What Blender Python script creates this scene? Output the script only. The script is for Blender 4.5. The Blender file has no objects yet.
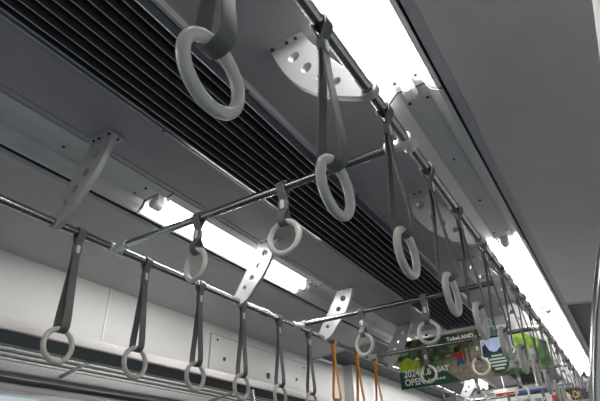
import bpy, bmesh, math, random
from mathutils import Vector, Matrix
random.seed(4)
PI = math.pi
SC = bpy.context.scene
COL = SC.collection
S = 0.87                    # one working unit (camera-to-rail height) in metres
CX, CZ = 1.0667, 1.2069     # car centre line and floor, in working units
XL, XR = -1.7626, -0.3708   # the two hand rails
CEN = (XL + XR) / 2


def W(p):
    return Vector(((p[0] + CX) * S, p[1] * S, (p[2] + CZ) * S))


def mir(x):
    return 2 * CEN - x


# ------------------------------------------------------------------ materials
def mat(name, col, rough=0.5, metal=0.0, noise=0.0, scale=40.0, bump=0.0, emit=None, estr=0.0, aniso=None):
    m = bpy.data.materials.new(name)
    m.use_nodes = True
    nt = m.node_tree
    b = nt.nodes['Principled BSDF']
    b.inputs['Base Color'].default_value = (*col, 1)
    b.inputs['Roughness'].default_value = rough
    b.inputs['Metallic'].default_value = metal
    if emit:
        b.inputs['Emission Color'].default_value = (*emit, 1)
        b.inputs['Emission Strength'].default_value = estr
    if noise or bump:
        tc = nt.nodes.new('ShaderNodeTexCoord')
        mp = nt.nodes.new('ShaderNodeMapping')
        if aniso:
            mp.inputs['Scale'].default_value = aniso
        nz = nt.nodes.new('ShaderNodeTexNoise')
        nz.inputs['Scale'].default_value = scale
        nz.inputs['Detail'].default_value = 4
        nt.links.new(tc.outputs['Object'], mp.inputs['Vector'])
        nt.links.new(mp.outputs['Vector'], nz.inputs['Vector'])
        if noise:
            rp = nt.nodes.new('ShaderNodeValToRGB')
            rp.color_ramp.elements[0].position = 0.3
            rp.color_ramp.elements[1].position = 0.7
            rp.color_ramp.elements[0].color = (*[c * (1 - noise) for c in col], 1)
            rp.color_ramp.elements[1].color = (*[min(1, c * (1 + noise)) for c in col], 1)
            nt.links.new(nz.outputs['Fac'], rp.inputs['Fac'])
            nt.links.new(rp.outputs['Color'], b.inputs['Base Color'])
        if bump:
            bp = nt.nodes.new('ShaderNodeBump')
            bp.inputs['Strength'].default_value = bump
            bp.inputs['Distance'].default_value = 0.001
            nt.links.new(nz.outputs['Fac'], bp.inputs['Height'])
            nt.links.new(bp.outputs['Normal'], b.inputs['Normal'])
    return m


M = {}
M['ceil'] = mat('ceiling_grey_laminate', (0.37, 0.352, 0.372), 0.55, noise=0.03, scale=9)
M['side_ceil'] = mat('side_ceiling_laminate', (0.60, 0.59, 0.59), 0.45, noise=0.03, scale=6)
M['gap'] = mat('black_gap', (0.006, 0.006, 0.007), 0.9, noise=0.1)
M['trim'] = mat('anodised_trim', (0.42, 0.415, 0.45), 0.5, 0.1, noise=0.04, scale=30)
M['cover'] = mat('lamp_cover_paint', (0.64, 0.635, 0.63), 0.45, noise=0.03, scale=12)
M['reflector'] = mat('white_reflector', (0.88, 0.88, 0.87), 0.4, noise=0.01)
M['tube'] = mat('lit_tube', (0.9, 0.9, 0.9), 0.4, emit=(1.0, 0.985, 0.96), estr=40.0)
M['white_plastic'] = mat('white_plastic', (0.78, 0.78, 0.76), 0.35, noise=0.02)
M['screw'] = mat('dark_screw', (0.045, 0.045, 0.05), 0.4, 0.6, noise=0.1)
M['fin'] = mat('grille_fin_paint', (0.085, 0.086, 0.09), 0.42, 0.1, noise=0.05, scale=20)
M['finedge'] = mat('grille_fin_edge', (0.50, 0.50, 0.50), 0.4, 0.2, noise=0.03)
M['band'] = mat('grille_band_paint', (0.075, 0.082, 0.105), 0.3, 0.3, noise=0.05, scale=20)
M['rim'] = mat('grille_rim', (0.33, 0.335, 0.35), 0.38, 0.4, noise=0.04, scale=20)
M['duct'] = mat('duct_black', (0.012, 0.013, 0.016), 0.8, noise=0.1)
M['steel'] = mat('polished_stainless', (0.43, 0.425, 0.42), 0.22, 1.0, noise=0.02, scale=4, aniso=(1, 1, 1))
M['cast'] = mat('cast_aluminium', (0.66, 0.66, 0.655), 0.36, 0.35, noise=0.03, scale=60)
M['bracket'] = mat('satin_aluminium_casting', (0.47, 0.47, 0.48), 0.4, 0.3, noise=0.03, scale=60)
M['belt'] = mat('grey_webbing', (0.125, 0.122, 0.12), 0.5, noise=0.08, scale=180, bump=0.3)
M['orange'] = mat('orange_webbing', (0.72, 0.30, 0.025), 0.5, noise=0.06, scale=180, bump=0.3)
M['ring'] = mat('warm_grey_plastic', (0.63, 0.60, 0.55), 0.36, noise=0.05, scale=30)
M['badge'] = mat('pale_badge', (0.72, 0.72, 0.70), 0.3, noise=0.02)
M['keeper'] = mat('keeper_plastic', (0.17, 0.168, 0.165), 0.4, noise=0.04)
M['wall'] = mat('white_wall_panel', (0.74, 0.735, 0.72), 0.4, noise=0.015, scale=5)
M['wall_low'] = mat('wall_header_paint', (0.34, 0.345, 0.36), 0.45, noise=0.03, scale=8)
M['white_trim'] = mat('white_trim', (0.85, 0.85, 0.84), 0.35, noise=0.01)
M['rack_dark'] = mat('rack_underside_and_shade', (0.055, 0.054, 0.054), 0.65, noise=0.05)
M['rack_front'] = mat('rack_front_rail', (0.74, 0.70, 0.69), 0.38, noise=0.02)
M['rodpaint'] = mat('pale_rod_paint', (0.66, 0.64, 0.60), 0.4, noise=0.02)
M['satin'] = mat('satin_rail', (0.80, 0.80, 0.80), 0.35, 0.15, noise=0.03)
M['rod'] = mat('satin_rod', (0.52, 0.51, 0.49), 0.3, 0.9, noise=0.03)
M['seat'] = mat('navy_moquette', (0.03, 0.04, 0.085), 0.8, noise=0.3, scale=60)
M['floor'] = mat('blue_grey_floor', (0.060, 0.062, 0.075), 0.5, noise=0.15, scale=60)
M['paper'] = mat('paper_white', (0.82, 0.82, 0.8), 0.5, noise=0.01)


def glass():
    m = bpy.data.materials.new('window_glass'); m.use_nodes = True
    nt = m.node_tree
    for n in list(nt.nodes):
        nt.nodes.remove(n)
    o = nt.nodes.new('ShaderNodeOutputMaterial')
    mx = nt.nodes.new('ShaderNodeMixShader')
    tr = nt.nodes.new('ShaderNodeBsdfTransparent'); tr.inputs['Color'].default_value = (0.9, 0.95, 0.95, 1)
    gl = nt.nodes.new('ShaderNodeBsdfGlossy'); gl.inputs['Roughness'].default_value = 0.02
    mx.inputs[0].default_value = 0.08
    nt.links.new(tr.outputs[0], mx.inputs[1]); nt.links.new(gl.outputs[0], mx.inputs[2])
    nt.links.new(mx.outputs[0], o.inputs[0])
    return m


M['glass'] = glass()


# ------------------------------------------------------------------ builders
def empty(name, p, rz=0.0):
    o = bpy.data.objects.new(name, None)
    o.empty_display_size = 0.05
    COL.objects.link(o)
    o.location = W(p)
    o.rotation_euler = (0, 0, rz)
    o['org'] = list(p)
    return o


def tag(o, label, cat, group=None, kind=None):
    o['label'] = label
    o['category'] = cat
    if group:
        o['group'] = group
    if kind:
        o['kind'] = kind
    return o


def dup(root, p, rz=None):
    r = root.copy(); COL.objects.link(r); r.location = W(p)
    if rz is not None:
        r.rotation_euler = (0, 0, rz)
    for ch in list(root.children):
        c = ch.copy(); COL.objects.link(c); c.parent = r
        for g in list(ch.children):
            d = g.copy(); COL.objects.link(d); d.parent = c
    return r


class MB:
    def __init__(s):
        s.v = []; s.f = []; s.mi = []; s.cur = 0

    def add(s, vs, fs):
        n = len(s.v); s.v += [tuple(v) for v in vs]
        for f in fs:
            s.f.append([i + n for i in f]); s.mi.append(s.cur)

    def box(s, a, b):
        x0, y0, z0 = a; x1, y1, z1 = b
        s.add([(x0, y0, z0), (x1, y0, z0), (x1, y1, z0), (x0, y1, z0), (x0, y0, z1), (x1, y0, z1), (x1, y1, z1), (x0, y1, z1)],
              [(0, 3, 2, 1), (4, 5, 6, 7), (0, 1, 5, 4), (1, 2, 6, 5), (2, 3, 7, 6), (3, 0, 4, 7)])
        return s

    def tube(s, path, r, seg=16, closed=False, caps=True):
        P = [Vector(p) for p in path]; n = len(P); vs = []; fs = []
        rr = r if isinstance(r, (list, tuple)) else [r] * n
        T = []
        for i in range(n):
            a = P[(i - 1) % n] if (closed or i > 0) else P[i]
            b = P[(i + 1) % n] if (closed or i < n - 1) else P[i]
            T.append((b - a).normalized())
        ref = Vector((0, 0, 1)) if abs(T[0].z) < 0.9 else Vector((1, 0, 0))
        u = T[0].cross(ref).normalized()
        for i in range(n):
            u = (u - T[i] * u.dot(T[i])).normalized(); w = T[i].cross(u)
            for k in range(seg):
                a = 2 * PI * k / seg
                vs.append(P[i] + (u * math.cos(a) + w * math.sin(a)) * rr[i])
        for i in range(n if closed else n - 1):
            j = (i + 1) % n
            for k in range(seg):
                l = (k + 1) % seg
                fs.append((i * seg + k, i * seg + l, j * seg + l, j * seg + k))
        if caps and not closed:
            fs.append(tuple(range(seg))[::-1]); fs.append(tuple((n - 1) * seg + k for k in range(seg)))
        s.add(vs, fs)
        return s

    def torus(s, c, R, r, seg=48, sg=16):     # ring in the YZ plane
        return s.tube([(c[0], c[1] + R * math.cos(2 * PI * i / seg), c[2] + R * math.sin(2 * PI * i / seg)) for i in range(seg)], r, sg, True)

    def prism(s, prof, y0, y1):               # xz outline run along the car
        n = len(prof)
        vs = [(x, y0, z) for x, z in prof] + [(x, y1, z) for x, z in prof]
        fs = [tuple(range(n))[::-1], tuple(range(n, 2 * n))]
        for i in range(n):
            j = (i + 1) % n
            fs.append((i, j, n + j, n + i))
        s.add(vs, fs)
        return s

    def sheet(s, prof, y0, y1, t):            # open xz profile with thickness t
        P = [Vector((a, b)) for a, b in prof]; off = []
        for i in range(len(P)):
            a = P[max(0, i - 1)]; b = P[min(len(P) - 1, i + 1)]
            d = (b - a).normalized(); off.append(P[i] + Vector((-d.y, d.x)) * t)
        n = len(P)
        for i in range(n - 1):
            s.prism([P[i], P[i + 1], off[i + 1], off[i]], y0, y1)
        return s

    def flat(s, pts, y, t=0.002):             # xz outline as a thin plate facing the camera end (-y)
        n = len(pts)
        vs = [(x, y - t, z) for x, z in pts] + [(x, y, z) for x, z in pts]
        fs = [tuple(range(n)), tuple(range(n, 2 * n))[::-1]] + [(i, n + i, n + (i + 1) % n, (i + 1) % n) for i in range(n)]
        s.add(vs, fs)
        return s

    def build(s, name, m, parent=None, org=None, smooth=35, bevel=0.0):
        if parent is not None:
            top = parent
            while top.parent:
                top = top.parent
            o0 = Vector(top['org'])
        else:
            if org is None:
                xs = [v[0] for v in s.v]; ys = [v[1] for v in s.v]; zs = [v[2] for v in s.v]
                org = ((min(xs) + max(xs)) / 2, (min(ys) + max(ys)) / 2, min(zs))
            o0 = Vector(org)
        me = bpy.data.meshes.new(name)
        me.from_pydata([(Vector(v) - o0) * S for v in s.v], [], s.f)
        bm = bmesh.new(); bm.from_mesh(me)
        bmesh.ops.recalc_face_normals(bm, faces=bm.faces)
        if bevel:
            bmesh.ops.bevel(bm, geom=[e for e in bm.edges if len(e.link_faces) == 2 and e.calc_face_angle() > 0.5],
                            offset=bevel * S, segments=2, affect='EDGES', profile=0.5)
        bm.to_mesh(me); bm.free()
        ms = m if isinstance(m, (list, tuple)) else [m]
        for k in ms:
            me.materials.append(k)
        if len(ms) > 1:
            for p, i in zip(me.polygons, s.mi):
                p.material_index = i
        me.polygons.foreach_set('use_smooth', [True] * len(me.polygons))
        me.set_sharp_from_angle(angle=math.radians(smooth))
        o = bpy.data.objects.new(name, me)
        COL.objects.link(o)
        if parent is not None:
            o.parent = parent
        else:
            o.location = W(org); o['org'] = list(org)
        return o


def curve_mesh(cu):
    o = bpy.data.objects.new('tmp', cu); COL.objects.link(o)
    dg = bpy.context.evaluated_depsgraph_get(); dg.update()
    me = bpy.data.meshes.new_from_object(o.evaluated_get(dg))
    vs = [v.co.copy() for v in me.vertices]; fs = [tuple(p.vertices) for p in me.polygons]
    bpy.data.objects.remove(o); bpy.data.curves.remove(cu); bpy.data.meshes.remove(me)
    return vs, fs


def plate(outline, holes, y, thick, bev=0.002):
    """xz plate with round through-holes, thickness along y"""
    cu = bpy.data.curves.new('c', 'CURVE'); cu.dimensions = '2D'; cu.fill_mode = 'BOTH'
    cu.extrude = thick / 2 - bev; cu.bevel_depth = bev; cu.bevel_resolution = 1; cu.offset = -bev
    def sp(pts):
        q = cu.splines.new('POLY'); q.points.add(len(pts) - 1)
        for i, p in enumerate(pts):
            q.points[i].co = (p[0], p[1], 0, 1)
        q.use_cyclic_u = True
    sp(outline)
    for hx, hz, r in holes:
        sp([(hx + r * math.cos(2 * PI * k / 24), hz + r * math.sin(2 * PI * k / 24)) for k in range(24)])
    vs, fs = curve_mesh(cu)
    b = MB(); b.add([(v.x, y + v.z, v.y) for v in vs], [f[::-1] for f in fs])
    return b


def text(b, body, x, z, y, size, dx=0.0, bold=0.0, sx=1.0):
    cu = bpy.data.curves.new('t', 'FONT'); cu.body = body; cu.size = size; cu.extrude = 0.0008; cu.offset = bold; cu.resolution_u = 3
    vs, fs = curve_mesh(cu)
    b.add([(x + v.x * sx, y - v.z, z + v.y + v.x * sx * dx) for v in vs], fs)
    return b


def smooth_path(pts, n=8):
    P = [Vector(p) for p in pts]; out = []
    for i in range(len(P) - 1):
        p0 = P[max(0, i - 1)]; p1 = P[i]; p2 = P[i + 1]; p3 = P[min(len(P) - 1, i + 2)]
        for k in range(n):
            t = k / n
            out.append(0.5 * ((2 * p1) + (p2 - p0) * t + (2 * p0 - 5 * p1 + 4 * p2 - p3) * t * t + (3 * p1 - p0 - 3 * p2 + p3) * t ** 3))
    out.append(P[-1])
    return out


def structure(o):
    o['kind'] = 'structure'
    return o


Y0, Y1 = -2.9, 8.72
FZ = -CZ
# ------------------------------------------------------------------ the setting
# half profile given from the centre line: d = distance from the car's centre
def sides(fn):
    for sg in (-1, 1):
        fn(lambda d: CEN + sg * d, sg)


YREC = 4.68     # where the side ceilings step up into dark recessed panels
YBEAM0, YBEAM1 = 4.77, 5.10
cm = MB()
GR_IN, FL_OUT = 0.228, 0.551
def ceil_side(X, sg):
    cm.cur = 0
    for a, b in ((Y0, YBEAM0), (YBEAM1, Y1)):
        cm.box((min(X(0.212), X(FL_OUT)), a, 1.332), (max(X(0.212), X(FL_OUT)), b, 1.352))
    cm.box((min(X(0.523), X(FL_OUT)), Y0, 1.3285), (max(X(0.523), X(FL_OUT)), Y1, 1.333))
    cm.cur = 2
    cm.box((min(X(0.54), X(0.86)), Y0, 1.40), (max(X(0.54), X(0.86)), Y1, 1.42))      # dark void above the lamp trays
    cm.box((min(X(0.832), X(0.845)), Y0, 1.311), (max(X(0.832), X(0.845)), Y1, 1.40))
    cm.cur = 1
    outer = [(X(0.862), 1.306), (X(1.60), 1.232)]
    if sg < 0:
        outer = outer[::-1]
    cm.sheet(outer, Y0, YREC, 0.02)
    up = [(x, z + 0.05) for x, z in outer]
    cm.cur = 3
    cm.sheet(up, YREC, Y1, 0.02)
sides(ceil_side)
cm.cur = 2
cm.box((CEN - 0.24, Y0, 1.372), (CEN + 0.24, YBEAM0, 1.385))
cm.box((CEN - 0.24, YBEAM1, 1.372), (CEN + 0.24, Y1, 1.385))
cm.cur = 0
for sg in (-1, 1):
    a, b = sorted((CEN + sg * 0.205, CEN + sg * 0.213))
    cm.box((a, Y0, 1.332), (b, YBEAM0, 1.385))
cm.box((CEN - 2, Y0, 1.45), (CEN + 2, Y1, 1.47))
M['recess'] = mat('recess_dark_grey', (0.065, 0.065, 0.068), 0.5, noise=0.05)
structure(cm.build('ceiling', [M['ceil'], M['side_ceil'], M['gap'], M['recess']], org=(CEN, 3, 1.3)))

tn = 1
def trims(X, sg):
    global tn
    # flange strip along the outer side of each lamp row
    x0, x1 = sorted((X(0.831 if sg > 0 else 0.841), X(0.868)))
    structure(MB().box((x0, Y0, 1.3025), (x1, YREC, 1.3062)).build('trim_%d' % tn, M['trim']))
    tn += 1
    # bright edging around the recessed panels
    t = MB()
    t.box((x0, YREC, 1.296), (x1, Y1, 1.33))
    a, b = sorted((X(0.866), X(1.60)))
    outer = [(X(0.866), 1.300), (X(1.60), 1.226)]
    if sg < 0:
        outer = outer[::-1]
    t.sheet(outer, YREC - 0.005, YREC + 0.03, 0.06)
    structure(t.build('trim_%d' % tn, M['trim'])); tn += 1
sides(trims)
# light cross beam of the ceiling
structure(MB().box((CEN - FL_OUT, YBEAM0, 1.322), (CEN + FL_OUT, YBEAM1, 1.36)).build('trim_%d' % tn, M['side_ceil'], bevel=0.003)); tn += 1

# walls
WX = 1.60            # half width at the ceiling corner
WB = 1.625           # half width lower down
ZH = 0.535           # window head
ZS = -0.40           # window sill
RZ = 0.675           # luggage rack height
wins = [(-2.3, 2.55), (5.9, 8.2)]
wn = 1
def walls(X, sg):
    global wn
    b = MB(); b.cur = 0
    up = [(X(WX), 1.236), (X(WB), RZ - 0.02)]
    if sg > 0:
        up = up[::-1]
    # upper white panel, solid outwards
    b.prism([(X(WX), 1.26), (X(WB), RZ - 0.03), (X(WB + 0.08), RZ - 0.03), (X(WB + 0.08), 1.26)], Y0, Y1)
    b.cur = 1
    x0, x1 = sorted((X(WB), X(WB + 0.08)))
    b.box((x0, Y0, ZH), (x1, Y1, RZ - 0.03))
    b.cur = 2
    b.box((x0, Y0, FZ), (x1, Y1, ZS))
    b.cur = 0
    ys = [Y0] + [v for w in wins for v in w] + [Y1]
    for i in range(0, len(ys), 2):
        b.box((x0, ys[i], ZS), (x1, ys[i + 1], ZH))
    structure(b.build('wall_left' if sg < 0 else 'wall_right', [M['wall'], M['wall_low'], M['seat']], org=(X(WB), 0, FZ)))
    for (a, c) in wins:
        e = empty('window_%d' % wn, (X(WB + 0.03), (a + c) / 2, ZS)); wn += 1
        structure(e)
        g0, g1 = sorted((X(WB + 0.04), X(WB + 0.046)))
        MB().box((g0, a, ZS), (g1, c, ZH)).build('pane', M['glass'], e)
        f0, f1 = sorted((X(WB - 0.006), X(WB + 0.05)))
        f = MB()
        f.box((f0, a, ZH - 0.016), (f1, c, ZH)); f.box((f0, a, ZS), (f1, c, ZS + 0.02))
        f.box((f0, a, ZS + 0.02), (f1, a + 0.02, ZH - 0.016)); f.box((f0, c - 0.02, ZS + 0.02), (f1, c, ZH - 0.016))
        f.build('window_frame', M['rod'], e)
sides(walls)
structure(MB().box((CEN - 1.75, Y0, FZ - 0.05), (CEN + 1.75, Y1, FZ)).build('floor', M['floor']))
structure(MB().box((CEN - 1.75, Y0 - 0.06, FZ), (CEN + 1.75, Y0, 1.47)).build('wall_back', M['wall']))
# far end wall with gangway opening header
ew = MB(); ew.cur = 0
ew.box((CEN - 1.75, Y1, FZ), (CEN + 1.75, Y1 + 0.06, 1.47))
ew.cur = 1
ew.box((CEN - 0.40, Y1 - 0.02, FZ), (CEN + 0.40, Y1, 0.95))
structure(ew.build('wall_end', [M['wall'], M['recess']]))
structure(MB().box((CEN - 0.85, Y1 - 0.16, 1.262), (CEN + 0.85, Y1, 1.31)).build('trim_%d' % tn, M['cover'], bevel=0.003)); tn += 1
# white upright strip over the wall seam
structure(MB().prism([(CEN - WX + 0.006, 1.236), (CEN - WX - 0.01, 1.236), (CEN - WB - 0.01, 0.70), (CEN - WB + 0.006, 0.70)], 2.07, 2.084)
          .build('trim_%d' % tn, M['white_trim'])); tn += 1
# joint line in the side ceiling
structure(MB().sheet([(CEN - 1.60, 1.231), (CEN - 0.87, 1.3042)], 2.075, 2.079, 0.004)
          .build('trim_%d' % tn, M['finedge'])); tn += 1
d0, d1 = CEN - WB - 0.01, CEN - WB + 0.004
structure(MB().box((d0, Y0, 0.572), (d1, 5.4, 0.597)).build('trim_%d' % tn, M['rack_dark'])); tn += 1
# projecting door pocket column on the rack side
structure(MB().box((CEN - 1.66, 5.41, FZ), (CEN - 1.50, 5.95, 1.30)).build('trim_%d' % tn, M['wall'], bevel=0.004)); tn += 1
dp = MB(); dp.cur = 0
dp.box((CEN - 1.66, 5.95, 0.62), (CEN - 1.52, Y1, 1.30))
structure(dp.build('trim_%d' % tn, [M['wall']])); tn += 1

# ------------------------------------------------------------------ air grilles
def grille(a, b, label):
    t = empty('ceiling_air_grille', (CEN, (a + b) / 2, 1.285))
    tag(t, label, 'air vent')
    for sg in (-1, 1):
        X = lambda d: CEN + sg * d
        MB().prism([(X(0.2165), 1.333), (X(0.2155), 1.3015), (X(0.2045), 1.2990), (X(0.2045), 1.333)], a, b).build('frame_rim', M['rim'], t)
        MB().prism([(X(0.2043), 1.3025), (X(0.1760), 1.2885), (X(0.1760), 1.333), (X(0.2043), 1.333)], a, b).build('frame_band', M['band'], t)
        MB().prism([(X(0.1765), 1.2850), (X(0.1735), 1.2850), (X(0.1735), 1.2900), (X(0.1765), 1.2900)], a, b).build('frame_lip', M['finedge'], t)
    for y in (a, b - 0.02):
        MB().box((CEN - 0.1735, y, 1.287), (CEN + 0.1735, y + 0.02, 1.335)).build('frame_end', M['rim'], t)
    n = 8
    for i in range(n):
        x = CEN - 0.145 + i * 0.290 / (n - 1)
        f = MB()
        f.prism([(x - 0.0012, 1.288), (x + 0.0012, 1.288), (x + 0.0018, 1.331), (x - 0.0018, 1.331)], a + 0.02, b - 0.02)
        f.cur = 1
        f.prism([(x - 0.0013, 1.2850), (x + 0.0013, 1.2850), (x + 0.0013, 1.2880), (x - 0.0013, 1.2880)], a + 0.02, b - 0.02)
        f.build('fin', [M['fin'], M['finedge']], t)
    y = a + 0.35
    while y < b:
        for sg in (-1, 1):
            MB().tube([(CEN + sg * 0.2105, y, 1.3010), (CEN + sg * 0.2105, y, 1.2975)], 0.0055, 10).build('screw', M['screw'], t)
        y += 0.92
    return t
grille(Y0, YBEAM0, 'long black slatted air grille along the middle of the ceiling, ending before the poster')
grille(YBEAM1, Y1 - 0.3, 'black slatted air grille beyond the big poster, partly hidden by it')

# round sensor on the cross beam
sn = empty('ceiling_sensor', (-1.49, 4.89, 1.322))
tag(sn, 'small round black sensor on the pale ceiling beam above the poster', 'sensor')
MB().tube([(-1.49, 4.89, 1.322), (-1.49, 4.89, 1.318)], 0.022, 20).build('base', M['screw'], sn)
MB().tube([(-1.49, 4.89, 1.318), (-1.49, 4.89, 1.309)], [0.016, 0.012], 20).build('lens', M['gap'], sn)

# ------------------------------------------------------------------ lamp rows
def profile(X):
    return [(X(0.558), 1.3285), (X(0.604), 1.319), (X(0.648), 1.362), (X(0.758), 1.358), (X(0.774), 1.328), (X(0.802), 1.3055), (X(0.819), 1.305), (X(0.819), 1.335)]


def lamp_module(sg, a, b, lit, label, group):
    X = lambda d: CEN + sg * d
    pr = profile(X)
    if sg < 0:
        pr = pr[::-1]
    a += 0.006; b -= 0.006
    name = 'ceiling_lamp' if lit else 'lamp_row_cover'
    t = empty(name, (X(0.70), (a + b) / 2, 1.306))
    tag(t, label, 'ceiling light' if lit else 'cover panel', group)
    MB().sheet(pr, a, b, 0.006).build('reflector' if lit else 'panel', M['reflector'] if lit else M['cover'], t)
    if lit:
        MB().tube([(X(0.703), a + 0.055, 1.326), (X(0.703), b - 0.055, 1.326)], 0.0185, 24).build('tube', M['tube'], t)
        for y0, d in ((a + 0.012, 1), (b - 0.012, -1)):
            k = MB()
            yy = sorted((y0, y0 + d * 0.05))
            xa, xb = sorted((X(0.680), X(0.726)))
            k.box((xa, yy[0], 1.33), (xb, yy[1], 1.362))
            k.tube([(X(0.703), y0 - d * 0.020, 1.326), (X(0.703), y0 - d * 0.013, 1.326), (X(0.703), y0 + d * 0.034, 1.326), (X(0.703), y0 + d * 0.044, 1.326)],
                   [0.020, 0.0265, 0.0265, 0.021], 20)
            k.build('socket', M['white_plastic'], t, bevel=0.0)
            for q in (0.662, 0.745):
                MB().tube([(X(q), y0 + d * 0.05, 1.3615), (X(q), y0 + d * 0.05, 1.352)], 0.006, 10).build('screw', M['screw'], t)
    else:
        for y in (a + 0.075, b - 0.075, a + (b - a) * 0.36, a + (b - a) * 0.66):
            for q in ((0.668, 0.742) if y in (a + 0.075, b - 0.075) else (0.70,)):
                MB().tube([(X(q), y, 1.364), (X(q), y, 1.3555)], 0.0065, 10).build('screw', M['screw'], t)
    return t


RS = 'the row along the side without rods'
for a, b, lit, lab in (
        (-2.9, -1.65, False, None), (-1.65, 0.02, False, None), (0.02, 1.530, True, 'big glaring lamp tube in white reflector, above the strap with the biggest rings'),
        (1.530, 3.13, False, 'plain grey lamp row cover between two glaring lamps, above the long row of ring straps'),
        (3.13, 4.83, True, 'glaring lamp tube starting just past the plain cover, above the crowded ring straps'),
        (4.83, 6.71, True, 'glaring lamp tube in the middle of the run of three joined lamps'),
        (6.71, 8.46, True, 'glaring lamp tube farther down, last of three joined lamps, ending at the header beam')):
    if lab:
        lamp_module(1, a, b, lit, lab, 'ceiling lamps' if lit else 'lamp row covers')
for a, b, lit, lab in (
        (0.0, 1.545, False, 'grey lamp row cover beside the shaded bracket, before the lamp over the rack side rail'),
        (1.545, 3.088, True, 'glaring lamp tube behind the first cross bar, over the rail on the luggage rack side'),
        (3.088, 4.93, False, 'grey lamp row cover behind the second cross bar, over the rail with orange straps'),
        (4.93, 6.60, True, 'short visible end of a lit lamp between the third bracket and the poster'),
        (6.60, 8.46, True, 'lit lamp seen under the bottom edge of the big poster')):
    lamp_module(-1, a, b, lit, lab, 'ceiling lamps' if lit else 'lamp row covers')
# lamp trays further back along the car, continuing each row
lamp_module(1, -1.55, 0.02, False, 'lamp row cover behind the viewpoint on the pole side', 'lamp row covers')
lamp_module(-1, -1.6, 0.0, True, 'lit lamp behind the viewpoint on the rack side', 'ceiling lamps')

# ------------------------------------------------------------------ hand rails
RR = 0.0176
def rail(x, label):
    t = empty('hand_rail', (x, 3, 1.0)); tag(t, label, 'handrail', 'lengthwise hand rails')
    MB().tube([(x, -2.6, 1), (x, 8.5, 1)], RR, 24).build('pipe', M['steel'], t)
    for y in (2.53, 5.30):
        MB().tube([(x, y - 0.035, 1), (x, y - 0.03, 1), (x, y + 0.03, 1), (x, y + 0.035, 1)], [RR + .001, RR + .005, RR + .005, RR + .001], 24).build('sleeve', M['steel'], t)
    return t
rail(XL, 'long stainless hand rail on the luggage rack side, carrying grey then orange straps')
rail(XR, 'long stainless hand rail on the pole side, carrying the tight row of ring straps')

def cross_bar(y, label):
    t = empty('cross_bar', (CEN, y, 1.0)); tag(t, label, 'handrail', 'cross bars between the hand rails')
    MB().tube([(XL + 0.03, y, 1), (XR - 0.03, y, 1)], 0.0158, 24).build('pipe', M['steel'], t)
    for x, d in ((XL, 1), (XR, -1)):
        c = MB()
        c.tube([(x, y - 0.034, 1), (x, y - 0.030, 1), (x, y - 0.022, 1), (x, y + 0.022, 1), (x, y + 0.030, 1), (x, y + 0.034, 1)],
               [0.0215, 0.0245, 0.0225, 0.0225, 0.0245, 0.0215], 24)
        c.tube([(x + d * 0.004, y, 1), (x + d * 0.060, y, 1), (x + d * 0.064, y, 1), (x + d * 0.075, y, 1), (x + d * 0.078, y, 1)],
               [0.0205, 0.0200, 0.0225, 0.0225, 0.0195], 24)
        c.build('clamp', M['cast'], t)
    return t
YB = (1.3626, 2.898, 4.067, 5.65, 7.2)
for y, l in zip(YB, ('first cross bar, the longest one, running in front of the long air grille',
                     'second cross bar, running below the bracket beside the orange straps',
                     'third cross bar, running across the front of the big poster',
                     'fourth cross bar, behind the big poster with a ring below its bottom edge',
                     'fifth cross bar, far behind the big poster near the red and blue poster')):
    cross_bar(y, l)

# ------------------------------------------------------------------ brackets
OUT = [(-.700, 1.337), (-.690, 1.310), (-.672, 1.262), (-.651, 1.215), (-.624, 1.165), (-.588, 1.115), (-.545, 1.070), (-.495, 1.032), (-.440, 1.000), (-.398, .978),
       (-.380, .971), (-.362, .971), (-.347, .981), (-.341, .997), (-.346, 1.016), (-.360, 1.030), (-.385, 1.048), (-.415, 1.085), (-.445, 1.130), (-.480, 1.187), (-.515, 1.243), (-.548, 1.297), (-.566, 1.337)]
HOL = [(-.607, 1.256, .0205), (-.562, 1.183, .0185), (-.513, 1.122, .016), (-.462, 1.072, .013)]
def bracket(sg, y, label):
    X = (lambda x: x) if sg > 0 else (lambda x: mir(x))
    sh = lambda q: (X(q[0]) - (0 if sg > 0 else 0.043 * min(1, max(0, (q[1] - 1.0) / 0.06)))) if len(q) > 1 else 0
    x = XR if sg > 0 else XL
    y += 0.013
    t = empty('rail_bracket', (x, y, 1.0)); tag(t, label, 'bracket', 'perforated rail brackets')
    ol = [(sh((a, b)), b) for a, b in OUT]
    if sg < 0:
        ol = ol[::-1]
    plate(ol, [(sh((a, b)), b, r) for a, b, r in HOL] + [(x, 1.0, RR + 0.0006)], y, 0.026).build('plate', M['bracket'], t, smooth=40)
    a, b = sorted((sh((-.698, 1.33)), sh((-.560, 1.33))))
    MB().box((a, y - 0.035, 1.3245), (b, y + 0.045, 1.3325)).build('flange', M['bracket'], t, bevel=0.002)
    for q, d in ((-.682, -1), (-.625, -1), (-.590, -1), (-.682, 1), (-.580, 1)):
        MB().tube([(sh((q, 1.33)), y + d * 0.0245, 1.327), (sh((q, 1.33)), y + d * 0.0245, 1.3195)], 0.0062, 10).build('bolt', M['screw'], t)
    return t
for y, l in ((1.047, 'pale bracket against the glaring big lamp, holding the rail of the biggest rings'),
             (2.255, 'bracket behind the crossing straps, holding the pole side rail under the plain lamp cover'),
             (3.26, 'bracket on the pole side rail at the start of the second lamp'),
             (4.44, 'bracket on the pole side rail above the bright green end of the poster'),
             (5.42, 'bracket on the pole side rail beyond the big poster, second lamp of the joined run'),
             (7.05, 'farthest bracket on the pole side rail, near the end of the car')):
    bracket(1, y, l)
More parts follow.
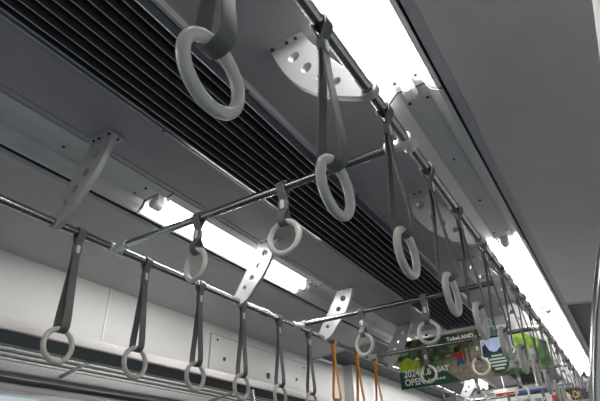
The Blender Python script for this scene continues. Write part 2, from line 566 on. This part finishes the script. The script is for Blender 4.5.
for y, l in ((1.047, 'dark shaded bracket before the first cross bar, on the rack side rail'),
             (2.260, 'white lit bracket standing out in front of the lamp behind the first cross bar'),
             (3.265, 'white lit bracket above the second cross bar joint, beside the first orange strap'),
             (4.44, 'dim bracket just beside the top corner of the big poster, behind a small ring'),
             (5.42, 'bracket on the rack side rail behind the big poster'),
             (6.9, 'white bracket seen below the bottom edge of the big poster')):
    bracket(-1, y, l)

# ------------------------------------------------------------------ straps
RING_R, RING_T = 0.0605, 0.0104
def belt_path(zc):
    """closed loop in xz, rail axis at the origin, ring tube centre at z=zc"""
    R0 = RR + 0.0042
    rt = [(R0 * math.cos(a), R0 * math.sin(a)) for a in [PI * k / 12 for k in range(13)]]   # over the rail, +x to -x
    L = -zc
    side = [(-R0 * 0.96, -0.008), (-0.0125, -0.028), (-0.006, -0.045), (-0.0042, -0.06), (-0.0042, -0.085)]
    ux = 0.0275 if L > 0.3 else 0.0215
    if L > 0.3:
        side += [(-0.0055, -0.13), (-0.010, -0.19), (-0.0165, -0.26), (-0.0235, -0.33), (-0.0268, -0.365), (-ux, zc + 0.0135)]
    else:
        side += [(-0.0052, -0.098), (-0.012, -0.110), (-0.0185, -0.122), (-ux, zc + 0.0135)]
    u = [(-ux * math.cos(a), zc + 0.0135 - 0.0265 * math.sin(a)) for a in [PI * k / 12 for k in range(1, 12)]]
    return rt + side + u + [(-x, z) for x, z in side[::-1]]


def make_strap(zc, bm_, rm_, twist=0.0, wdt=0.033):
    t = empty('hanging_strap', (0, 0, 0))
    P = belt_path(zc); n = len(P); th = 0.0022
    vs = []; fs = []
    for i, (x, z) in enumerate(P):
        a = Vector(P[(i - 1) % n]); b = Vector(P[(i + 1) % n]); d = (b - a).normalized(); nn = Vector((-d.y, d.x))
        f = min(1, max(0, (-z - 0.088) / (-zc - 0.1)))
        f = f * f * (3 - 2 * f)
        ca, sa = math.cos(twist * f), math.sin(twist * f)
        for o in (-th, th):
            for y in (-wdt / 2, wdt / 2):
                px, pz = x + nn.x * o, z + nn.y * o
                vs.append((px * ca - y * sa, px * sa + y * ca, pz))
    for i in range(n):
        j = (i + 1) % n
        q = [i * 4 + k for k in range(4)]; w = [j * 4 + k for k in range(4)]
        for p, r in ((0, 1), (1, 3), (3, 2), (2, 0)):
            fs.append((q[p], q[r], w[r], w[p]))
    b = MB(); b.add(vs, fs); b.build('belt', bm_, t, smooth=30)
    k = MB().box((-0.0085, -wdt / 2 - 0.002, -0.094), (0.0085, wdt / 2 + 0.002, -0.060)).build('keeper', M['keeper'] if rm_ is M['ring'] else bm_, t, bevel=0.0015)
    o = [(0.0085, 0.0075 * math.cos(2 * PI * i / 20), -0.076 + (0.011 if math.sin(2 * PI * i / 20) > 0 else -0.011) + 0.0075 * math.sin(2 * PI * i / 20)) for i in range(20)]
    bb = MB(); bb.add(o + [(x + 0.003, y, z) for x, y, z in o], [tuple(range(20)), tuple(range(20, 40))] + [(i, (i + 1) % 20, 20 + (i + 1) % 20, 20 + i) for i in range(20)])
    bb.build('badge', M['badge'] if rm_ is M['ring'] else bm_, k)
    ca, sa = math.cos(twist), math.sin(twist)
    c = zc - RING_R
    r = MB()
    r.tube([(-RING_R * math.cos(2 * PI * i / 56) * sa, RING_R * math.cos(2 * PI * i / 56) * ca, c + RING_R * math.sin(2 * PI * i / 56)) for i in range(56)], RING_T, 16, True)
    r.build('ring', rm_, t, smooth=60)
    return t


LONG = -0.4085
SHORT = -0.1460
long_proto = make_strap(LONG, M['belt'], M['ring'])
orange_proto = make_strap(LONG, M['orange'], M['orange'])
short_proto = make_strap(SHORT, M['belt'], M['ring'])
turned_proto = make_strap(SHORT, M['belt'], M['ring'], twist=math.radians(-13))
used = set()
def place(proto, p, label, group, rz=0.0):
    if proto.name in used:
        o = dup(proto, p, rz)
    else:
        o = proto; used.add(proto.name); o.location = W(p); o.rotation_euler = (0, 0, rz)
    tag(o, label, 'hanging strap', group)
    return o

ORD = ['first', 'second', 'third', 'fourth', 'fifth', 'sixth', 'seventh', 'eighth', 'ninth', 'tenth', 'eleventh', 'twelfth', 'thirteenth', 'fourteenth', 'fifteenth',
       'sixteenth', 'seventeenth', 'eighteenth', 'nineteenth', 'twentieth', 'twenty-first', 'twenty-second', 'twenty-third', 'twenty-fourth', 'twenty-fifth']
ys = [0.405, 0.784, 1.172, 1.560, 1.915, 2.312]
while ys[-1] < 8.2:
    ys.append(ys[-1] + 0.385)
gr = 'grey ring straps on the pole side rail'
for i, y in enumerate(ys):
    if any(abs(y - b) < 0.06 for b in YB[3:]):
        continue
    if i == 0:
        l = 'grey strap with the biggest ring of all, hanging in front of the air grille'
    elif i == 1:
        l = 'long grey strap hanging in front of the pale bracket, second along from the biggest ring'
    else:
        l = 'long grey strap, %s along the pole side rail counting the biggest ring as first' % ORD[i]
    o = place(long_proto, (XR, y, 1), l, gr, math.radians(random.uniform(-2, 2)) if i else 0)
gl = 'grey ring straps on the luggage rack side rail'
for i, y in enumerate((1.175, 1.553, 1.938, 2.309, 2.690, 3.065)):
    l = ['grey strap hanging just past the shaded bracket, its ring over the rack rods',
         'grey strap just past the first cross bar joint, ring in front of the rack rods',
         'third grey strap from the shaded bracket along the rack side rail',
         'fourth grey strap from the shaded bracket, hanging just past the white lit bracket',
         'fifth grey strap from the shaded bracket, hanging in front of the wall hatch',
         'sixth and last grey strap before the orange ones on the rack side rail'][i]
    place(long_proto, (XL, y, 1), l, gl, math.radians((0, 1, -1, 0, 1, -1)[i]))
for i, y in enumerate((6.05, 6.52)):
    place(long_proto, (XL, y, 1), ['far grey strap under the corner of the poster, its pale badge below the word OPEN',
                                   'far grey strap under the poster, second beyond the OPEN corner'][i], gl)
go = 'orange straps on the luggage rack side rail'
for i, y in enumerate((3.43, 3.83, 4.19)):
    place(orange_proto, (XL, y, 1), ['orange strap beside the white bracket, apart from the other two', 'middle one of the three orange straps, below a small ring',
                                     'third orange strap, hanging where the third cross bar meets the rail'][i], go, math.radians((2, -2, 2)[i]))
gs = 'short ring straps on the cross bars'
RZ90 = -PI / 2
for y, nm in zip(YB, ('first', 'second', 'third', 'fourth', 'fifth')):
    for k, x in enumerate((-1.272, -0.862)):
        if nm == 'first' and k == 0:
            place(turned_proto, (x, y, 1), 'short ring strap on the first cross bar, its ring slightly turned, before the lit lamp', gs, RZ90)
        else:
            l = {('first', 1): 'short ring strap on the first cross bar with a round open ring under the grille',
                 ('second', 0): 'short ring strap on the second cross bar, beside the orange straps',
                 ('second', 1): 'short ring strap on the second cross bar, its ring above the poster',
                 ('third', 0): 'short ring strap on the third cross bar, ring covering the date on the poster',
                 ('third', 1): 'short ring strap on the third cross bar, ring beside the jumping child',
                 ('fourth', 0): 'short ring strap on the fourth cross bar, nearer the luggage rack side',
                 ('fourth', 1): 'short ring strap on the fourth cross bar, before the red and blue poster',
                 ('fifth', 0): 'short ring strap on the fifth cross bar, nearer the luggage rack side',
                 ('fifth', 1): 'short ring strap on the fifth cross bar, nearer the pole side'}[(nm, k)]
            place(turned_proto if (nm, k) == ('second', 0) else short_proto, (x, y, 1), l, gs, RZ90)

# ------------------------------------------------------------------ luggage racks and poles
XF = 1.225      # rack front edge, distance from centre
def rack(sg, a, b, label):
    X = lambda d: CEN + sg * d
    t = empty('luggage_rack', (X(1.45), (a + b) / 2, RZ)); tag(t, label, 'luggage rack', 'luggage racks')
    fr = [(X(XF), 0.759), (X(XF + 0.002), 0.714), (X(XF + 0.008), 0.708), (X(XF + 0.03), 0.712), (X(XF + 0.03), 0.759)]
    MB().prism(fr, a, b).build('front_rail', M['rack_front'], t, bevel=0.002)
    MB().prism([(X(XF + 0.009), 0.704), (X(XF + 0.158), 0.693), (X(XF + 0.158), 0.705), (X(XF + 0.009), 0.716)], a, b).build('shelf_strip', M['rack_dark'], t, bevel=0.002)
    for d, z in ((0.172, 0.695), (0.220, 0.687), (0.276, 0.677), (0.330, 0.667)):
        MB().tube([(X(XF + d), a, z), (X(XF + d), b, z)], 0.0075, 14).build('rod', M['rodpaint'], t)
    MB().prism([(X(WB - 0.012), 0.690), (X(WB + 0.004), 0.690), (X(WB + 0.004), 0.775), (X(WB - 0.012), 0.775)], a, b).build('gap_shade_strip', M['rack_dark'], t)  # dark strip on the wall, painting in the shade seen between the rods
    MB().prism([(X(XF + 0.373), 0.668), (X(WB - 0.006), 0.623), (X(WB - 0.002), 0.623), (X(WB - 0.002), 0.688), (X(XF + 0.373), 0.680)], a, b).build('wall_rail', M['satin'], t)
    ya = a + 0.35
    k = 0
    for y in [v for v in (-1.6, 0.2, 1.84, 3.10, 4.4) if a < v < b]:
        MB().tube([(X(WB - 0.02), y, 0.645), (X(XF + 0.33), y, 0.652), (X(XF + 0.15), y, 0.684)], [0.014, 0.011, 0.008], 12).build('arm', M['rod'], t)
    return t
rack(-1, -2.8, 5.38, 'luggage rack of steel rods with pale front rail, below the white wall panels')
rack(1, -2.8, 1.80, 'pale rack edge at the very top corner of the picture, on the pole side')

def pole(pts, r, label, nm='grab_pole'):
    o = MB().tube(smooth_path(pts, 10), r, 24).build(nm, M['steel'], org=pts[-1])
    tag(o, label, 'grab pole', 'seat end grab poles')
    return o
yp = 1.75
pole([(0.160, yp, 0.735), (0.145, yp, 0.79), (0.128, yp, 0.775), (0.110, yp, 0.715), (0.090, yp, 0.655), (0.052, yp, 0.573), (0.005, yp, 0.455), (-0.025, yp, 0.369), (-0.077, yp, 0.204), (-0.11, yp, 0.05), (-0.14, yp, -0.3), (-0.15, yp, FZ)],
     0.0175, 'thick curved stainless pole at the picture edge beside the side ceiling')
pole([(CEN - XF - 0.03, 3.16, 0.692), (CEN - XF - 0.02, 3.175, 0.60), (CEN - XF + 0.0, 3.19, 0.45), (CEN - XF + 0.03, 3.19, 0.1), (CEN - XF + 0.05, 3.19, FZ)],
     0.0165, 'bright stainless pole rising to the luggage rack below the wall hatch')

# ------------------------------------------------------------------ hatch on the white wall
XWm = lambda z: CEN - (WX + (1.236 - z) / (1.236 - 0.655) * (WB - WX))
ha = empty('wall_hatch', (CEN - WX - 0.01, 3.85, 0.9)); tag(ha, 'white hatch cover with dark locks on the wall above the luggage rack', 'access panel')
y0, y1, z0, z1 = 3.09, 4.62, 0.84, 1.155
ol = [(XWm(z0) + 0.010, z0), (XWm(z1) + 0.010, z1), (XWm(z1) - 0.01, z1), (XWm(z0) - 0.01, z0)]
MB().prism(ol, y0, y1).build('door', M['wall'], ha, bevel=0.002)
fm = MB()
g = 0.008
for a, b, c, d in ((y0 - g, y0, z0, z1 + g), (y1, y1 + g, z0, z1 + g), (y0, y1, z1, z1 + g)):
    fm.prism([(XWm(c) + 0.0025, c), (XWm(d) + 0.0025, d), (XWm(d) - 0.01, d), (XWm(c) - 0.01, c)], a, b)
fm.build('frame', M['wall_low'], ha)
def knob(y, z, r, nm):
    x = XWm(z) + 0.010
    MB().tube([(x, y, z), (x + 0.006, y, z)], r, 14).build(nm, M['screw'], ha)
knob(3.16, 1.12, 0.008, 'screw'); knob(3.26, 0.985, 0.015, 'lock'); knob(4.36, 0.985, 0.014, 'lock'); knob(4.5, 1.115, 0.008, 'screw')
x = XWm(0.95) + 0.010
MB().box((x, 3.86, 0.925), (x + 0.008, 3.905, 0.972)).build('latch', M['screw'], ha, bevel=0.002)
# window sign on the door pocket
sg_ = MB().box((CEN - 1.52, 6.25, 0.90), (CEN - 1.512, 6.75, 1.08)).build('wall_notice', M['cover'], bevel=0.002)
tag(sg_, 'plain grey notice plate on the white wall behind the orange straps', 'notice')

# ------------------------------------------------------------------ the big hanging poster
F, U0, V0 = 508.3212, 300.0, 200.5
RM = Matrix(((0.8517769692754481, 0.5222969491051513, -0.041010871331674636),
             (-0.2939223635062622, 0.4116002645855954, -0.8626672976437444),
             (-0.4336884121611101, 0.7468541485112865, 0.5041063796547871)))
YP = 4.55
# poster artwork in centimetres from its lower left corner (width 126.5, height 41)
PX0, PZ0, PW, PH = -1.686, 0.790, 1.270, 0.405
def A(u, v):
    return (PX0 + u * PW, PZ0 + v * PH)
def poster_mat():
    m = bpy.data.materials.new('poster_photo_print'); m.use_nodes = True
    nt = m.node_tree; b = nt.nodes['Principled BSDF']; b.inputs['Roughness'].default_value = 0.75
    tc = nt.nodes.new('ShaderNodeTexCoord')
    sep = nt.nodes.new('ShaderNodeSeparateXYZ'); nt.links.new(tc.outputs['Object'], sep.inputs[0])
    nz = nt.nodes.new('ShaderNodeTexNoise'); nz.inputs['Scale'].default_value = 16; nz.inputs['Detail'].default_value = 6
    nt.links.new(tc.outputs['Object'], nz.inputs['Vector'])
    leaf = nt.nodes.new('ShaderNodeValToRGB')
    e = leaf.color_ramp.elements
    e[0].position = 0.36; e[0].color = (0.012, 0.022, 0.010, 1)
    e[1].position = 0.72; e[1].color = (0.17, 0.30, 0.09, 1)
    q = e.new(0.52); q.color = (0.035, 0.095, 0.03, 1)
    nt.links.new(nz.outputs['Fac'], leaf.inputs['Fac'])
    n2 = nt.nodes.new('ShaderNodeTexNoise'); n2.inputs['Scale'].default_value = 30; n2.inputs['Detail'].default_value = 4
    nt.links.new(tc.outputs['Object'], n2.inputs['Vector'])
    sand = nt.nodes.new('ShaderNodeValToRGB')
    s = sand.color_ramp.elements
    s[0].position = 0.3; s[0].color = (0.16, 0.135, 0.095, 1); s[1].position = 0.7; s[1].color = (0.36, 0.31, 0.23, 1)
    nt.links.new(n2.outputs['Fac'], sand.inputs['Fac'])
    # print: forest on top, sandy clearing below, more clearing in the middle
    wob = nt.nodes.new('ShaderNodeMath'); wob.operation = 'MULTIPLY_ADD'; wob.inputs[1].default_value = 0.22; nt.links.new(nz.outputs['Fac'], wob.inputs[0])
    nt.links.new(sep.outputs['Z'], wob.inputs[2])
    xs = nt.nodes.new('ShaderNodeMath'); xs.operation = 'MULTIPLY'; xs.inputs[1].default_value = -0.30; nt.links.new(sep.outputs['X'], xs.inputs[0])
    ad = nt.nodes.new('ShaderNodeMath'); ad.operation = 'ADD'; nt.links.new(wob.outputs[0], ad.inputs[0]); nt.links.new(xs.outputs[0], ad.inputs[1])
    mr = nt.nodes.new('ShaderNodeMapRange'); mr.inputs['From Min'].default_value = 0.27; mr.inputs['From Max'].default_value = 0.35
    nt.links.new(ad.outputs[0], mr.inputs['Value'])
    mx = nt.nodes.new('ShaderNodeMixRGB'); nt.links.new(mr.outputs[0], mx.inputs[0]); nt.links.new(sand.outputs[0], mx.inputs[1]); nt.links.new(leaf.outputs[0], mx.inputs[2])
    nt.links.new(mx.outputs[0], b.inputs['Base Color'])
    return m
pm = poster_mat()
ps = empty('hanging_poster', (CEN, YP, PZ0)); tag(ps, 'wide hanging poster of a child jumping in woods, 2024.1.6 SAT OPEN in white', 'poster', 'hanging posters')
MB().box((PX0, YP, PZ0), (PX0 + PW, YP + 0.004, PZ0 + PH)).build('sheet', pm, ps)
MB().box((PX0, YP - 0.004, PZ0 + PH), (PX0 + PW, YP + 0.008, PZ0 + PH + 0.012)).build('hanger_bar', M['rod'], ps)
for q in (0.2, 0.8):
    xx = PX0 + q * PW
    MB().tube([(xx, YP + 0.002, PZ0 + PH + 0.01), (xx, YP + 0.002, 1.332)], 0.004, 8).build('hanger_rod', M['rod'], ps)


def ink(name, col, rough=0.75, noise=0.03, scale=30):
    return mat(name, col, rough, noise=noise, scale=scale)
I = dict(dg=ink('print_dark_green', (0.012, 0.075, 0.035)), lime=ink('print_lime', (0.33, 0.42, 0.03), noise=0.25), white=ink('print_white', (0.80, 0.80, 0.78)), grey=ink('print_grey', (0.30, 0.30, 0.30), noise=0.3, scale=90),
         red=ink('print_red', (0.27, 0.018, 0.016), noise=0.15), blue=ink('print_blue', (0.04, 0.09, 0.26), noise=0.15), hair=ink('print_hair', (0.01, 0.008, 0.007)), skin=ink('print_skin', (0.36, 0.19, 0.12)),
         sky=ink('print_sky', (0.50, 0.60, 0.82), noise=0.2, scale=14), navy=ink('print_navy', (0.015, 0.03, 0.07), noise=0.6, scale=25), green=ink('print_green', (0.035, 0.115, 0.035), noise=0.8, scale=18), bright=ink('print_bright_green', (0.30, 0.50, 0.07), noise=0.75, scale=14),
         rock=ink('print_rock', (0.24, 0.26, 0.22), noise=0.8, scale=16), trunk=ink('print_trunk', (0.06, 0.05, 0.03)), yellow=ink('print_yellow', (0.75, 0.52, 0.05)), pale=ink('print_pale', (0.62, 0.64, 0.60), noise=0.1))
lay = [0]
def art(name, col, polys, parent=ps, conv=A, y=YP):
    lay[0] += 1
    for k, p in enumerate(polys):
        MB().flat([conv(u, v) for u, v in p], y - 0.0006 * lay[0] - 0.00005 * k, 0.0005).build(name, I[col], parent)
def circ(u, v, r, n=24, asp=PH / PW, a0=0, a1=2 * PI):
    return [(u + r * asp * math.cos(a0 + (a1 - a0) * k / n), v + r * math.sin(a0 + (a1 - a0) * k / n)) for k in range(n)]
art('tree_trunk', 'trunk', [[(u, v0), (u + w, v0), (u + w * 0.8, 1.0), (u + w * 0.2, 1.0)] for u, v0, w in ((.175, .46, .012), (.23, .50, .010), (.30, .5, .012), (.335, .52, .008), (.47, .40, .014), (.505, .36, .010), (.57, .34, .013))])
art('faded_box', 'grey', [[(.012, .70), (.085, .72), (.085, .90), (.012, .88)]])
art('lime_house', 'lime', [[(.0, .34), (.16, .34), (.155, .54), (.125, .56), (.07, .66), (.03, .60), (.0, .55)]])
art('pale_roof', 'pale', [[(.12, .56), (.165, .57), (.145, .64)]])
art('green_band', 'dg', [[(.0, 0), (.43, 0), (.33, .26), (.25, .32), (.0, .36)]])
lay[0] += 1
text(MB(), '2024.1.6', *A(.030, .235), YP - 0.0006 * lay[0], 0.086, bold=0.0022, sx=0.86).build('date_lettering', I['white'], ps)
text(MB(), 'SAT', *A(.272, .262), YP - 0.0006 * lay[0], 0.062, bold=0.0018).build('day_lettering', I['white'], ps)
text(MB(), 'OPEN', *A(.030, .06), YP - 0.0006 * lay[0], 0.080, bold=0.0022, sx=0.88).build('open_lettering', I['white'], ps)
art('small_print', 'pale', [[(.20 + i * .021, .10), (.215 + i * .021, .10), (.215 + i * .021, .145), (.20 + i * .021, .145)] for i in range(6)])
tx = MB(); lay[0] += 1
text(tx, 'TobeLAND', *A(.375, .85), YP - 0.0006 * lay[0], 0.050, bold=0.0022, sx=0.98)
tx.build('heading', I['white'], ps)
# the jumping child
art('child_leg', 'skin', [[(.418, .34), (.433, .33), (.412, .26), (.402, .27)], [(.452, .36), (.470, .36), (.488, .31), (.478, .28)]])
art('child_shoe', 'grey', [[(.402, .275), (.414, .255), (.398, .210), (.384, .235)], [(.48, .315), (.492, .30), (.502, .265), (.49, .25)]])
art('child_shorts', 'blue', [[(.424, .45), (.463, .46), (.476, .35), (.45, .33), (.443, .38), (.432, .31), (.412, .33)]])
art('child_arm', 'skin', [[(.345, .535), (.349, .565), (.388, .575), (.386, .53)], [(.484, .61), (.489, .575), (.507, .605), (.50, .64)]])
art('child_shirt', 'red', [[(.384, .53), (.388, .575), (.42, .585), (.436, .60), (.452, .585), (.485, .615), (.49, .57), (.466, .52), (.462, .44), (.425, .43), (.42, .51)]])
art('child_face', 'skin', [circ(.434, .612, .036)])
art('child_hair', 'hair', [circ(.432, .650, .066)])
# right-hand part of the print
art('pale_corner', 'white', [[(.60, .83), (.60, 1.0), (1.0, 1.0), (1.0, .66), (.82, .72), (.76, .80)]])
art('green_hill', 'green', [[(.605, .76), (.605, .90), (.66, .93), (.70, .94), (.76, .90), (.80, .80), (.80, .72)]])
art('round_logo', 'blue', [circ(.69, .955, .042)])
art('bright_leaves', 'bright', [[(.80, .42), (.80, .83), (.99, .82), (.985, .46), (.90, .40)]])
art('rocks', 'rock', [[(.74, .06), (.76, .42), (.86, .46), (.97, .40), (.985, .06)]])
art('dark_leaves', 'green', [[(.93, .08), (.93, .34), (.96, .60), (.998, .60), (.998, .06)], [(.70, .03), (.76, .10), (.85, .09), (.93, .03)]])
art('inset_border', 'white', [[(.588, .34), (.600, .81), (.815, .79), (.80, .40)]])
art('inset_sky', 'sky', [[(.597, .38), (.607, .78), (.806, .76), (.793, .43)]])
art('inset_forest', 'navy', [[(.597, .38), (.602, .60), (.625, .66), (.645, .52), (.68, .46), (.72, .56), (.76, .50), (.795, .50), (.793, .43)]])
art('round_badge', 'dg', [circ(.685, .27, .21, 36), [(.73, .40), (.77, .46), (.745, .30)]])
art('badge_print', 'pale', [[(.63 + o, v), (.74 - o, v), (.74 - o, v + .035), (.63 + o, v + .035)] for v, o in ((.38, .02), (.315, .0), (.25, .0), (.185, .01), (.12, .025))])

# ------------------------------------------------------------------ far posters and end signs
YF = 7.35
fp = empty('hanging_poster', (-1.1, YF, 0.72)); tag(fp, 'far white poster with red, yellow and blue top, below the big poster', 'poster', 'hanging posters')
fx0, fx1, fz0, fz1 = -1.46, -0.79, 0.72, 1.075
B = lambda u, v: (fx0 + u * (fx1 - fx0), fz0 + v * (fz1 - fz0))
MB().box((fx0, YF, fz0), (fx1, YF + 0.004, fz1)).build('sheet', M['paper'], fp)
MB().box((fx0, YF - 0.004, fz1), (fx1, YF + 0.008, fz1 + 0.012)).build('hanger_bar', M['rod'], fp)
for q in (0.2, 0.8):
    xx = fx0 + q * (fx1 - fx0)
    MB().tube([(xx, YF + 0.002, fz1 + 0.01), (xx, YF + 0.002, 1.332)], 0.004, 8).build('hanger_rod', M['rod'], fp)
lay[0] = 0
art('red_strip', 'red', [[(.02, .80), (.42, .80), (.42, .98), (.02, .98)]], fp, B, YF)
art('yellow_mark', 'yellow', [[(.16, .84), (.36, .84), (.36, .92), (.16, .92)]], fp, B, YF)
art('blue_strip', 'blue', [[(.44, .80), (.98, .80), (.98, .98), (.44, .98)]], fp, B, YF)
art('grey_print', 'grey', [[(.1 + .2 * i, .5), (.22 + .2 * i, .5), (.22 + .2 * i, .66), (.1 + .2 * i, .66)] for i in range(4)], fp, B, YF)

YE = Y1 - 0.021
sb = MB().box((-0.86, YE - 0.012, 1.045), (-0.42, YE + 0.02, 1.225)).build('display_sign', M['duct'], bevel=0.003)
tag(sb, 'black sign with amber marks under the header beam at the car end', 'sign')
sb['org'] = list(sb['org'])
am = mat('amber_print', (0.75, 0.45, 0.06), 0.4, emit=(1.0, 0.6, 0.1), estr=0.35)
a = MB()
for i, q in enumerate((-0.70, -0.62, -0.545)):
    if i == 1:
        a.tube([(q + 0.03 * math.cos(t * PI / 8), YE - 0.014, 1.12 + 0.04 * math.sin(t * PI / 8)) for t in range(16)], 0.008, 8, True)
    else:
        a.box((q - 0.03, YE - 0.016, 1.085), (q - 0.012, YE - 0.012, 1.16)); a.box((q, YE - 0.016, 1.085), (q + 0.012, YE - 0.012, 1.15))
a.build('amber_marks', am, sb)
st = empty('end_sticker', (-0.98, Y1, 1.05)); tag(st, 'small red and blue sticker on the far end wall behind the ring straps', 'sticker')
MB().box((-1.05, Y1 - 0.004, 1.03), (-0.87, Y1, 1.15)).build('red_field', I['red'], st)
MB().box((-1.03, Y1 - 0.006, 1.10), (-0.95, Y1 - 0.004, 1.14)).build('blue_field', I['blue'], st)

# ------------------------------------------------------------------ daylight outside, camera
wd = bpy.data.worlds.new('World'); SC.world = wd; wd.use_nodes = True
nt = wd.node_tree
bg = nt.nodes['Background']
bg.inputs['Color'].default_value = (0.80, 0.87, 0.92, 1)
bg.inputs['Strength'].default_value = 0.75

cam = bpy.data.cameras.new('camera'); co = bpy.data.objects.new('camera', cam); COL.objects.link(co)
cam.sensor_fit = 'HORIZONTAL'; cam.sensor_width = 36.0; cam.lens = F / 600 * 36.0
cam.shift_y = (V0 - 200.5) / 600
cam.clip_start = 0.02
rx = Vector(RM[0]); ry = -Vector(RM[1]); rz = -Vector(RM[2])
mw = Matrix((rx, ry, rz)).transposed().to_4x4()
mw.translation = W((0, 0, 0))
co.matrix_world = mw
SC.camera = co
for o in bpy.data.objects:
    if 'org' in o:
        del o['org']
vs_ = SC.view_settings
SC.display_settings.display_device = 'sRGB'
vs_.view_transform = 'Standard'; vs_.look = 'None'; vs_.exposure = 0.10; vs_.gamma = 1.0; vs_.use_curve_mapping = False
